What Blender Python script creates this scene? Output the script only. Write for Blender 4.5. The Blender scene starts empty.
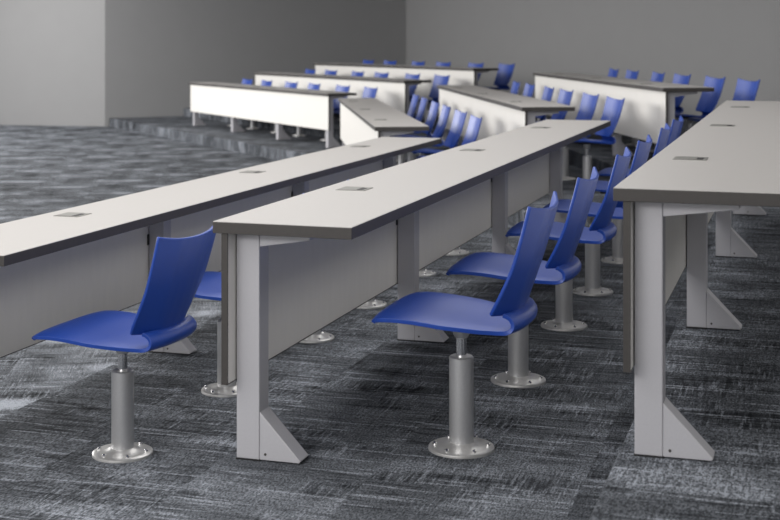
import bpy, bmesh, math, random
from mathutils import Vector, Matrix
random.seed(7)
C = bpy.context.scene.collection
R = math.radians

# ------------------------------------------------------------------ materials
def mat(name, col, rough=.5, metal=0.0, spec=.5, noise=0.0, nscale=40.0, coat=0.0, stretch=None):
    m = bpy.data.materials.new(name); m.use_nodes = True
    nt = m.node_tree; b = nt.nodes['Principled BSDF']
    b.inputs['Base Color'].default_value = (*col, 1)
    b.inputs['Roughness'].default_value = rough
    b.inputs['Metallic'].default_value = metal
    b.inputs['Specular IOR Level'].default_value = spec
    b.inputs['Coat Weight'].default_value = coat
    if noise:
        tc = nt.nodes.new('ShaderNodeTexCoord'); n = nt.nodes.new('ShaderNodeTexNoise')
        mp = nt.nodes.new('ShaderNodeMapping')
        if stretch: mp.inputs['Scale'].default_value = stretch
        n.inputs['Scale'].default_value = nscale; n.inputs['Detail'].default_value = 4
        nt.links.new(tc.outputs['Object'], mp.inputs['Vector']); nt.links.new(mp.outputs['Vector'], n.inputs['Vector'])
        r = nt.nodes.new('ShaderNodeValToRGB')
        r.color_ramp.elements[0].position = .3; r.color_ramp.elements[1].position = .7
        r.color_ramp.elements[0].color = (*[c*(1-noise) for c in col], 1)
        r.color_ramp.elements[1].color = (*[min(1, c*(1+noise)) for c in col], 1)
        nt.links.new(n.outputs['Fac'], r.inputs['Fac']); nt.links.new(r.outputs['Color'], b.inputs['Base Color'])
    return m

def carpet(name, turn=0.0, dashes=False):
    m = bpy.data.materials.new(name); m.use_nodes = True
    nt = m.node_tree; L = nt.links; b = nt.nodes['Principled BSDF']
    def N(t, **k):
        n = nt.nodes.new(t)
        for a, v in k.items(): setattr(n, a, v)
        return n
    def f(op, a, bb=None, clamp=False):
        n = N('ShaderNodeMath', operation=op, use_clamp=clamp)
        for i, v in enumerate((a, bb)):
            if v is None: continue
            if isinstance(v, (int, float)): n.inputs[i].default_value = v
            else: L.new(v, n.inputs[i])
        return n.outputs[0]
    tc = N('ShaderNodeTexCoord'); rt = N('ShaderNodeMapping'); rt.inputs['Rotation'].default_value = (0, 0, -R(turn))
    L.new(tc.outputs['Object'], rt.inputs['Vector']); co = rt.outputs[0]
    sp = N('ShaderNodeSeparateXYZ'); L.new(co, sp.inputs[0])
    # tiles of 61 cm, staggered row by row, each with its own piece of the woven pattern
    ty = f('FLOOR', f('DIVIDE', sp.outputs['X'], .61))
    tx = f('FLOOR', f('DIVIDE', f('ADD', sp.outputs['Y'], f('MULTIPLY', f('FLOORED_MODULO', ty, 2.0), .305)), .61))
    cb = N('ShaderNodeCombineXYZ'); L.new(tx, cb.inputs[0]); L.new(ty, cb.inputs[1])
    wn = N('ShaderNodeTexWhiteNoise', noise_dimensions='3D'); L.new(cb.outputs[0], wn.inputs['Vector'])
    sh = N('ShaderNodeVectorMath', operation='SCALE'); L.new(wn.outputs['Color'], sh.inputs[0]); sh.inputs['Scale'].default_value = 7.0
    ad = N('ShaderNodeVectorMath', operation='ADD'); L.new(co, ad.inputs[0]); L.new(sh.outputs[0], ad.inputs[1])
    v = ad.outputs[0]
    def noise(vec, scale, det=1.0):
        mp = N('ShaderNodeMapping'); mp.inputs['Scale'].default_value = scale; L.new(vec, mp.inputs['Vector'])
        n = N('ShaderNodeTexNoise'); n.inputs['Scale'].default_value = 1.0; n.inputs['Detail'].default_value = det
        L.new(mp.outputs[0], n.inputs['Vector']); return n.outputs['Fac']
    def band(v, lo, hi):
        mr = N('ShaderNodeMapRange'); mr.inputs['From Min'].default_value = lo; mr.inputs['From Max'].default_value = hi
        L.new(v, mr.inputs['Value']); return mr.outputs[0]
    lines = band(noise(v, (3.0, 52, 4), 1), .615, .68)      # thin light yarns across
    lines2 = band(noise(v, (110, 9, 4), 1), .55, .66)       # thin light yarns along
    dark1 = band(noise(v, (4.0, 44, 4), 1), .55, .63)       # dark yarns across
    dark2 = band(noise(v, (85, 8, 4), 1), .50, .64)       # dark yarns along
    patch = band(noise(v, (2.6, 5.5, 2), 2), .44, .60)      # bands where the light yarn shows
    patch2 = band(noise(v, (4.5, 3.2, 2), 1), .42, .60)
    broad = noise(co, (.9, .9, .9), 1)
    grain = noise(co, (200, 80, 200), 1); grain2 = noise(co, (300, 300, 300), 0)
    t = f('ADD', .175, f('MULTIPLY', patch, f('ADD', .11, f('MULTIPLY', patch2, .14))))
    t = f('ADD', t, f('MULTIPLY', lines, .34)); t = f('ADD', t, f('MULTIPLY', f('MULTIPLY', lines2, patch2), .26))
    t = f('SUBTRACT', t, f('MULTIPLY', dark1, .10)); t = f('SUBTRACT', t, f('MULTIPLY', f('MULTIPLY', dark2, f('ADD', f('MULTIPLY', patch2, .65), .35)), .12))
    t = f('ADD', t, f('MULTIPLY', f('SUBTRACT', broad, .5), .10))
    t = f('ADD', t, f('MULTIPLY', f('SUBTRACT', wn.outputs['Value'], .5), .07))
    if dashes:                                               # one pale dash in every second tile length
        row = f('FLOOR', f('DIVIDE', sp.outputs['Y'], .62))
        xs = f('ADD', sp.outputs['X'], f('MULTIPLY', f('FLOORED_MODULO', row, 2.0), .55))
        fx = f('ABSOLUTE', f('SUBTRACT', f('FRACT', f('DIVIDE', xs, 1.1)), .5))
        fy = f('ABSOLUTE', f('SUBTRACT', f('FRACT', f('DIVIDE', sp.outputs['Y'], .62)), .5))
        d = f('MULTIPLY', band(f('MULTIPLY', fx, -1.0), -.30, -.18), band(f('MULTIPLY', fy, -1.0), -.17, -.05))
        t = f('ADD', t, f('MULTIPLY', f('MULTIPLY', d, f('ADD', .4, patch2)), .50))
        gap = band(fx, .40, .49)
        t = f('SUBTRACT', t, f('MULTIPLY', gap, .10))
    g = f('ADD', f('MULTIPLY', band(grain, .34, .66), 1.4), f('MULTIPLY', grain2, .75))
    t = f('MULTIPLY', t, g, clamp=True)
    rp = N('ShaderNodeValToRGB'); e = rp.color_ramp.elements
    e[0].position = 0; e[0].color = CARPET_DARK; e[1].position = .9; e[1].color = CARPET_LIGHT
    L.new(t, rp.inputs['Fac']); L.new(rp.outputs['Color'], b.inputs['Base Color'])
    b.inputs['Roughness'].default_value = .9; b.inputs['Specular IOR Level'].default_value = .12
    b.inputs['Sheen Weight'].default_value = .0; b.inputs['Sheen Roughness'].default_value = .5
    bp = N('ShaderNodeBump'); bp.inputs['Strength'].default_value = .3; bp.inputs['Distance'].default_value = .003
    L.new(t, bp.inputs['Height']); L.new(bp.outputs[0], b.inputs['Normal'])
    return m
CARPET_DARK = (.008, .0095, .0120, 1); CARPET_LIGHT = (.325, .348, .392, 1)
M = dict(
    carpet=carpet('woven_carpet_tile'),
    carpet_stage=carpet('woven_carpet_tile_dashed', 22.9, True),
    top=mat('warm_grey_laminate', (.515, .495, .48), .42, noise=.012, nscale=90),
    band=mat('charcoal_edge_band', (.052, .047, .045), .5, noise=.06, nscale=60),
    panel=mat('white_panel_laminate', (.81, .79, .755), .5, noise=.015, nscale=30, stretch=(1, 1, .2)),
    leg=mat('silver_powder_coat', (.50, .495, .525), .42, metal=.15, noise=.02, nscale=200),
    blue=mat('blue_plastic', (.015, .060, .345), .36, spec=.5, noise=.02, nscale=120),
    post=mat('satin_aluminium', (.62, .62, .63), .36, metal=.75, noise=.03, nscale=160),
    flange=mat('cast_aluminium', (.66, .655, .645), .34, metal=.7, noise=.05, nscale=70),
    chrome=mat('polished_steel', (.75, .75, .76), .16, metal=1.0, noise=.02, nscale=50),
    dark=mat('black_plastic', (.012, .012, .013), .5, noise=.1, nscale=80),
    plate=mat('brushed_outlet_plate', (.27, .265, .25), .4, metal=.3, noise=.06, nscale=80, stretch=(1, 8, 1)),
    ceiling=mat('ceiling_tile', (.62, .62, .61), .8, noise=.03, nscale=60),
    wall=mat('grey_wall_paint', (.305, .305, .31), .75, noise=.012, nscale=3),
    wall_lifted=mat('grey_wall_paint_lifted', (.38, .38, .385), .75, noise=.012, nscale=3),  # same wall paint, colour lightened to make up for weak light on the side wall
)

# ------------------------------------------------------------------ mesh helpers
class MB:
    def __init__(s): s.bm = bmesh.new()
    def box(s, x0, x1, y0, y1, z0, z1, mi=0):
        v = [s.bm.verts.new(p) for p in ((x0,y0,z0),(x1,y0,z0),(x1,y1,z0),(x0,y1,z0),(x0,y0,z1),(x1,y0,z1),(x1,y1,z1),(x0,y1,z1))]
        for f in ((3,2,1,0),(4,5,6,7),(0,1,5,4),(1,2,6,5),(2,3,7,6),(3,0,4,7)):
            s.bm.faces.new([v[i] for i in f]).material_index = mi
    def prism_y(s, pts, y0, y1):                       # pts: (x, z) outline, counter-clockwise seen from -y
        a = [s.bm.verts.new((x, y0, z)) for x, z in pts]; b = [s.bm.verts.new((x, y1, z)) for x, z in pts]
        s.bm.faces.new(a); s.bm.faces.new(b[::-1]); n = len(pts)
        for i in range(n): s.bm.faces.new((a[i], b[i], b[(i+1) % n], a[(i+1) % n]))
    def prism_z(s, pts, z0, z1):
        a = [s.bm.verts.new((x, y, z0)) for x, y in pts]; b = [s.bm.verts.new((x, y, z1)) for x, y in pts]
        s.bm.faces.new(a[::-1]); s.bm.faces.new(b); n = len(pts)
        for i in range(n): s.bm.faces.new((a[i], a[(i+1) % n], b[(i+1) % n], b[i]))
    def lathe(s, prof, seg=28, cx=0, cy=0):
        rings = []
        for r, z in prof:
            if r < 1e-6: rings.append([s.bm.verts.new((cx, cy, z))])
            else: rings.append([s.bm.verts.new((cx + r*math.cos(2*math.pi*k/seg), cy + r*math.sin(2*math.pi*k/seg), z)) for k in range(seg)])
        for a, b in zip(rings, rings[1:]):
            for k in range(seg):
                j = (k+1) % seg
                q = [a[k % len(a)], a[j % len(a)], b[j % len(b)], b[k % len(b)]]
                q = list(dict.fromkeys(q))
                if len(q) > 2: s.bm.faces.new(q)
    def shell(s, fn, nu, nv, thick):                   # fn(u in -1..1, v in 0..1) -> point ; a curved plate with real thickness
        P = [[Vector(fn(-1 + 2*i/nu, j/nv)) for i in range(nu+1)] for j in range(nv+1)]
        def nrm(i, j):
            a = P[j][min(i+1, nu)] - P[j][max(i-1, 0)]; b = P[min(j+1, nv)][i] - P[max(j-1, 0)][i]
            return a.cross(b).normalized()
        A = [[s.bm.verts.new(P[j][i] + nrm(i, j)*thick/2) for i in range(nu+1)] for j in range(nv+1)]
        B = [[s.bm.verts.new(P[j][i] - nrm(i, j)*thick/2) for i in range(nu+1)] for j in range(nv+1)]
        f = s.bm.faces.new
        for j in range(nv):
            for i in range(nu):
                f((A[j][i], A[j][i+1], A[j+1][i+1], A[j+1][i])); f((B[j][i], B[j+1][i], B[j+1][i+1], B[j][i+1]))
        for i in range(nu):
            f((B[0][i], B[0][i+1], A[0][i+1], A[0][i])); f((A[nv][i], A[nv][i+1], B[nv][i+1], B[nv][i]))
        for j in range(nv):
            f((A[j][0], A[j+1][0], B[j+1][0], B[j][0])); f((B[j][nu], B[j+1][nu], A[j+1][nu], A[j][nu]))
    def build(s, name, mats, parent=None, smooth=None, bevel=0):
        if not isinstance(mats, (list, tuple)): mats = [mats]
        bmesh.ops.recalc_face_normals(s.bm, faces=s.bm.faces)
        me = bpy.data.meshes.new(name); s.bm.to_mesh(me); s.bm.free()
        for m in mats: me.materials.append(m)
        if smooth:
            for p in me.polygons: p.use_smooth = True
            me.set_sharp_from_angle(angle=R(smooth))
        o = bpy.data.objects.new(name, me); C.objects.link(o)
        if parent: o.parent = parent
        if bevel:
            b = o.modifiers.new('soft_edges', 'BEVEL'); b.width = bevel; b.segments = 2; b.limit_method = 'ANGLE'; b.angle_limit = R(40)
        return o

def empty(name, label, cat, group):
    o = bpy.data.objects.new(name, None); C.objects.link(o); o.empty_display_size = .1
    o['label'] = label; o['category'] = cat; o['group'] = group
    return o
def copy_tree(o, parent=None):
    c = o.copy(); C.objects.link(c); c.parent = parent
    for ch in kids[o.name]:
        d = ch.copy(); C.objects.link(d); d.parent = c
        for g in kids.get(ch.name, ()):
            e = g.copy(); C.objects.link(e); e.parent = d
    return c
kids = {}
def index_kids(root):
    kids[root.name] = list(root.children)
    for ch in root.children: kids[ch.name] = list(ch.children)

# ------------------------------------------------------------------ layout (metres; stage floor z = 0; seat rows climb towards +x)
RISE = .1525
ROW = 1.2223                                   # row spacing
L, DEP, HT = 5.431, .445, .737                 # desk length, depth, height
class Block:                                   # a straight seating section: n = across the rows, t = along them
    def __init__(s, phi, n0, sp, ts):
        s.phi = R(phi); s.N = (math.cos(s.phi), math.sin(s.phi)); s.D = (-math.sin(s.phi), math.cos(s.phi))
        s.n = [n0 + sp*i for i in range(3)]; s.t = ts
    def W(s, n, t): return (s.N[0]*n + s.D[0]*t, s.N[1]*n + s.D[1]*t)
NEAR = Block(0, -2.933, 1.2223, [3.7125, 3.6457, 3.5555])
MID = Block(22.893, .8933, 1.2292, [10.689, 10.746, 10.853])
FAR = Block(45.76, 7.5677, 1.2334, [15.83, 15.95, 16.12])

# ------------------------------------------------------------------ setting
def meet(b1, n1, b2, n2):
    a, b, c, d = *b1.N, *b2.N; k = a*d - b*c
    return ((n1*d - b*n2)/k, (a*n2 - n1*c)/k)
CORNER_T = 24.04                               # side wall stands at this t of the far section
WALL_N0 = 6.92
def wall_t(px):                                # n at which the side wall crosses a view bearing
    return px
BACK_N = 13.32
lw0 = FAR.W(WALL_N0, CORNER_T); lw1 = (lw0[0]-6.0, lw0[1]-.60)
bw0 = FAR.W(BACK_N, CORNER_T)
BW_T = 13.6
bw1 = FAR.W(BACK_N, BW_T)
bw2 = (bw1[0]+3.1, bw1[1]-7.5)
bw3 = (bw2[0], -2.0)
def structure(o): o['kind'] = 'structure'; return o
X_LEFT, Y_NEAR = -18.5, -2.0
g = MB()
g.prism_z([(X_LEFT, Y_NEAR), (NEAR.n[0]-.0, Y_NEAR), (NEAR.n[0], 9.0), (lw0[0]+5, lw0[1]-1), (lw0[0]+1.2, lw0[1]+1.2), lw0, lw1, (X_LEFT, lw1[1])], -.1, 0)
structure(g.build('floor', M['carpet_stage']))
for i in range(3):
    a, b, c = NEAR.n[i], MID.n[i]-.18, FAR.n[i]-(.57, .36, .30)[i]
    pts = [(a, Y_NEAR), ] + [(bw3[0], Y_NEAR), bw2, bw1, bw0, FAR.W(c, CORNER_T), meet(MID, b, FAR, c), meet(NEAR, a, MID, b)]
    t = MB(); t.prism_z(pts, -.1 if i == 0 else RISE*i - .02, RISE*(i+1))
    structure(t.build('floor', M['carpet'], bevel=.010))
    if i == 0:
        t = MB(); t.prism_z(pts, 3.6, 3.7); structure(t.build('ceiling', M['ceiling']))
def wall(name, p, q, mt, h=3.6, th=.15, flip=1):
    d = Vector((q[0]-p[0], q[1]-p[1])).normalized(); n = Vector((-d.y, d.x))*th*flip
    w = MB(); w.prism_z([p, q, (q[0]+n.x, q[1]+n.y), (p[0]+n.x, p[1]+n.y)], -.1, h)
    return structure(w.build(name, mt))
wall('wall_left', lw1, lw0, M['wall'])
wall('wall_side', lw0, bw0, M['wall_lifted'])
wall('wall_back', bw0, bw1, M['wall'])
wall('wall_rear', bw1, bw2, M['wall'])
wall('wall_right', bw2, bw3, M['wall'])

# ------------------------------------------------------------------ lecture desk (origin: floor, near front corner; row runs +y, stage is -x)
LEG_Y = [.066, 1.745, 3.535, 5.29]
def make_desk(arm=.325):
    root = empty('lecture_desk', '', 'desk', '')
    t = MB(); t.box(0, DEP, 0, L, HT-.008, HT, 0); t.build('desktop', M['top'], root)
    t = MB(); t.box(-.0008, DEP+.0008, -.0008, L+.0008, HT-.036, HT-.0015); o = t.build('edge_band', M['band'], root, bevel=.0015)
    o['label'] = 'charcoal edge and underside'
    t = MB(); t.box(.0255, .0445, .012, L-.012, .2445, HT-.036); o = t.build('modesty_panel', M['panel'], root)
    t = MB()
    for y0, y1 in ((.006, .0118), (L-.0118, L-.006)): t.box(.025, .045, y0, y1, .2440, HT-.0362)
    t.box(.025, .045, .006, L-.006, .241, .2444)
    t.build('panel_edging', M['band'], o)
    for k, y in enumerate(LEG_Y):
        t = MB(); t.box(.048, .124, y, y+.075, .004, HT-.036)
        lg = t.build('leg', M['leg'], root, bevel=.003)
        t = MB(); t.prism_y([(.124, .004), (.252, .004), (.258, .010), (.1245, .150)], y+.002, y+.073); t.build('foot_gusset', M['leg'], lg, bevel=.002)
        t = MB(); t.prism_y([(.124, HT-.082), (arm, HT-.056), (arm, HT-.0362), (.124, HT-.0362)], y+.004, y+.071); t.build('support_arm', M['leg'], lg, bevel=.0015)
        t = MB(); t.box(.046, .125, y-.001, y+.076, 0, .004); t.build('foot_pad', M['dark'], lg)
        t = MB(); t.lathe([(0, 0), (.0042, 0), (.0042, .0012), (0, .0012)], 10)
        bmesh.ops.rotate(t.bm, verts=t.bm.verts, cent=(0,0,0), matrix=Matrix.Rotation(R(90), 3, 'X'))
        bmesh.ops.translate(t.bm, verts=t.bm.verts, vec=(.143, y+.0022, .022)); t.build('screw', M['band'], lg)
        if k in (1, 2):
            t = MB(); t.box(.0442, .050, y-.012, y+.02, .495, .545); t.build('panel_bracket', M['dark'], lg, bevel=.002)
    for y in (.95, 2.76, 4.55):
        t = MB(); t.box(.072, .182, y-.055, y+.055, HT-.002, HT+.0022); pl = t.build('power_outlet', M['plate'], root, bevel=.001)
        t = MB(); t.box(.150, .170, y-.046, y+.022, HT+.0018, HT+.0030); t.build('socket_slot', M['dark'], pl)
        t = MB(); t.box(.078, .149, y-.049, y+.049, HT+.0020, HT+.0034); t.build('outlet_lid', M['plate'], pl, bevel=.0008)
    index_kids(root); return root

# ------------------------------------------------------------------ swivel chair (origin: floor under the post; sitter faces -x)
def lerp_table(tb, v):
    for (a, fa), (b, fb) in zip(tb, tb[1:]):
        if v <= b: return fa + (fb-fa)*(v-a)/(b-a)
    return tb[-1][1]
SEAT = [(-.226,.424),(-.222,.431),(-.205,.437),(-.16,.441),(-.10,.440),(-.04,.436),(.02,.430),(.07,.424),(.12,.417),(.165,.411),(.195,.409),(.214,.413),(.225,.424),(.227,.438),(.221,.450),(.209,.458),(.197,.461)]
def seat_pt(u, v):
    k = v*(len(SEAT)-1); i = min(int(k), len(SEAT)-2); f = k-i
    x = SEAT[i][0]*(1-f) + SEAT[i+1][0]*f; z = SEAT[i][1]*(1-f) + SEAT[i+1][1]*f
    hw = .223
    if x < -.195: hw -= .020*((-.195-x)/.031)**2
    q = max(0, min(1, (x+.02)/.235)); hw -= .060*q*q*(3-2*q)
    lip = max(0, min(1, (k-10)/4)) if k > 10 else 0
    hw -= .006*lip
    a = abs(u)
    front = max(0, min(1, (-.02-x)/.2)); rear = max(0, min(1, (x-.10)/.11))
    x += -.006*front*(1-a**2) - .022*rear*a**2.5 - .010*lip*a**2
    z += .006*front - .007*a**5*(1-rear) - .006*(1-a**2)*(1-front)*(1-rear)
    return (x, u*hw, z)
def back_pt(u, v):
    hw = lerp_table([(0,.174),(.06,.186),(.14,.194),(.28,.200),(.6,.207),(1,.213)], v)
    a = abs(u); w = max(0, a-.40)/.60
    bow = (.034 + .024*max(0, 1 - v/.5)**1.5)*w**1.15 + .004*min(a/.40, 1) + (.0028*min(1, v*3) if abs(a-.3846) < .01 else 0)
    zt = .798 - .023*(1 - a**2.2); zb = .450 + .012*a**2
    z = zb + (zt-zb)*v
    s = (z-.45)/.35
    x = .190 + .108*s + .012*s*(1-s)*2
    return (x - bow, u*hw, z)
def make_chair(detail):
    root = empty('swivel_chair', '', 'chair', '')
    t = MB(); t.shell(seat_pt, 22, 39, .013); t.build('seat', M['blue'], root, smooth=50, bevel=.0035)
    t = MB(); t.shell(back_pt, 26, 14, .012); t.build('backrest', M['blue'], root, smooth=50, bevel=.0035)
    t = MB(); t.prism_y([(-.10,.400),(.09,.394),(.10,.400),(.10,.409),(-.10,.433)], -.08, .08)
    br = t.build('seat_bracket', M['dark'], root, bevel=.003); br['label'] = 'black bracket under the seat'
    t = MB(); t.lathe([(0,.398),(.026,.398),(.030,.392),(.026,.362),(.021,.352),(0,.352)], 24); t.build('swivel_collar', M['post'], br, smooth=35)
    t = MB(); t.lathe([(0,.36),(.0165,.36),(.0165,.285),(0,.285)], 24); t.build('piston', M['chrome'], root, smooth=35)
    t = MB(); t.lathe([(0,.293),(.034,.293),(.0385,.289),(.0385,.020),(0,.020)], 32); t.build('post', M['post'], root, smooth=35)
    t = MB(); t.lathe([(0,.024),(.040,.024),(.046,.020),(.062,.0145),(.085,.012),(.098,.011),(.1035,.008),(.1045,.003),(.1045,0),(0,0)], 44)
    fl = t.build('floor_flange', M['flange'], root, smooth=40)
    if detail:
        for k in range(6):
            a = math.pi*(k+.2)/3
            t = MB(); t.lathe([(0,.0205),(.0042,.020),(.0068,.0175),(.0072,.009),(0,.009)], 12, .084*math.cos(a), .084*math.sin(a)); t.build('bolt', M['chrome'], fl, smooth=35)
    index_kids(root); return root

# ------------------------------------------------------------------ place desks and chairs
desk0 = make_desk(); desk1 = make_desk(.287); near0 = make_chair(True); far0 = make_chair(False)
used = set()
def place(o, x, y, z, rz, label, group):
    r = o if o.name not in used else copy_tree(o)
    used.add(o.name); used.add(r.name)
    r.location = (x, y, z); r.rotation_euler = (0, 0, rz); r['label'] = label; r['group'] = group
    return r
CH_N = [[.672, .682, .672], [.645, .65, .655], [.665]*3]
CH_T = [.385, 1.25, 2.245, 3.085, 4.085, 4.925]
DESKS = {
 (0,0): 'long grey desk running in from the left edge of the photo',
 (0,1): 'long grey desk in the middle foreground with three outlets',
 (0,2): 'long grey desk in the right foreground, cut off by the right edge',
 (1,0): 'frontmost of the three angled desks in the middle section, just past the left foreground desk',
 (1,1): 'middle one of the three angled desks in the middle section, past the middle foreground desk',
 (1,2): 'rearmost of the three angled desks in the middle section, before the back wall',
 (2,0): 'lowest far desk, its long white front raised over the carpeted step edge',
 (2,1): 'middle one of the three far desks with white front panels',
 (2,2): 'rearmost and highest of the three far desks with white front panels',
}
ROWS = {
 (0,0): 'behind the left foreground desk', (0,1): 'behind the middle foreground desk',
 (1,0): 'behind the frontmost angled desk of the middle section', (1,1): 'behind the middle angled desk of the middle section',
 (1,2): 'behind the rearmost angled desk of the middle section', (2,0): 'behind the lowest far desk',
 (2,1): 'behind the middle far desk', (2,2): 'behind the rearmost far desk',
}
ORD = ['nearest', 'second nearest', 'third nearest', 'fourth nearest', 'fifth nearest', 'farthest']
FARORD = ['rightmost', 'second from right', 'third from right', 'third from left', 'second from left', 'leftmost']
SKIP = set()
for bi, blk in enumerate((NEAR, MID, FAR)):
    for ri in range(3):
        z = RISE*(ri+1); x, y = blk.W(blk.n[ri], blk.t[ri])
        place(desk1 if (bi, ri) == (0, 1) else desk0, x, y, z, blk.phi, DESKS[bi, ri], 'long grey lecture desks with white panels')
        if (bi, ri) == (0, 2): continue
        for k, ct in enumerate(CH_T):
            if (bi, ri, k) in SKIP: continue
            x, y = blk.W(blk.n[ri]+CH_N[bi][ri], blk.t[ri]+ct+(-.012, .03, .13)[bi])
            sw = [R(-2), R(1), R(-1), R(2), R(0), R(1)][k] if ri == 0 else [R(0), R(1), R(2), R(0), R(2), R(-1)][k]
            if bi == 1 and k < 3: sw += R((5, 4, 2)[k])
            o = (FARORD if bi == 2 else ORD)[k]
            place(near0 if bi == 0 else far0, x, y, z, blk.phi + sw, 'blue swivel chair, %s %s' % (o, ROWS[bi, ri]), 'blue swivel chairs ' + ROWS[bi, ri])

# ------------------------------------------------------------------ light
def area(name, loc, sx, sy, power, rot=(0,0,0), col=(1, .985, .965), spread=180):
    l = bpy.data.lights.new(name, 'AREA'); l.shape = 'RECTANGLE'; l.size = sx; l.size_y = sy; l.energy = power; l.color = col; l.spread = R(spread)
    o = bpy.data.objects.new(name, l); C.objects.link(o); o.location = loc; o.rotation_euler = rot; return o
area('ceiling_light_aisle', (-2.5, 5.4, 3.5), 2.8, 13.0, 180)
area('stage_light_bank', (-15.3, 10.3, 3.3), 2.2, 17.5, 1400, rot=(0, R(-64), 0))
area('fill_light_near', (-2.6, -1.7, 3.0), 3.0, 1.0, 112, rot=(R(55), 0, R(-10)))  # unseen fill from the camera end, added to brighten the near leg faces
area('fill_light_side', (1.9, 5.0, 3.2), 1.0, 7.0, 34, rot=(0, R(62), 0))  # added fill from the right, lifts the backs of the desk panels
w = bpy.data.worlds.new('room_ambience'); bpy.context.scene.world = w; w.use_nodes = True
w.node_tree.nodes['Background'].inputs['Color'].default_value = (1.0, .98, .955, 1)
w.node_tree.nodes['Background'].inputs['Strength'].default_value = .92

# ------------------------------------------------------------------ camera
FPX, HZ, TH, H = 1314.55, 41.05, R(17.467), 1.4366 + RISE
cd = bpy.data.cameras.new('camera'); cam = bpy.data.objects.new('camera', cd); C.objects.link(cam)
cam.location = (0, 0, H); cam.rotation_euler = (R(90), 0, TH)
cd.sensor_width = 36; cd.lens = FPX*36/780; cd.shift_y = -(260-HZ)/780
cd.clip_start = .05; cd.clip_end = 100
cd.dof.use_dof = True; cd.dof.focus_distance = 4.7; cd.dof.aperture_fstop = 4.6
s = bpy.context.scene; s.camera = cam
s.view_settings.view_transform = 'Standard'; s.view_settings.look = 'None'
s.view_settings.exposure = 0; s.view_settings.gamma = 1; s.view_settings.use_curve_mapping = False
s.cycles.use_denoising = True
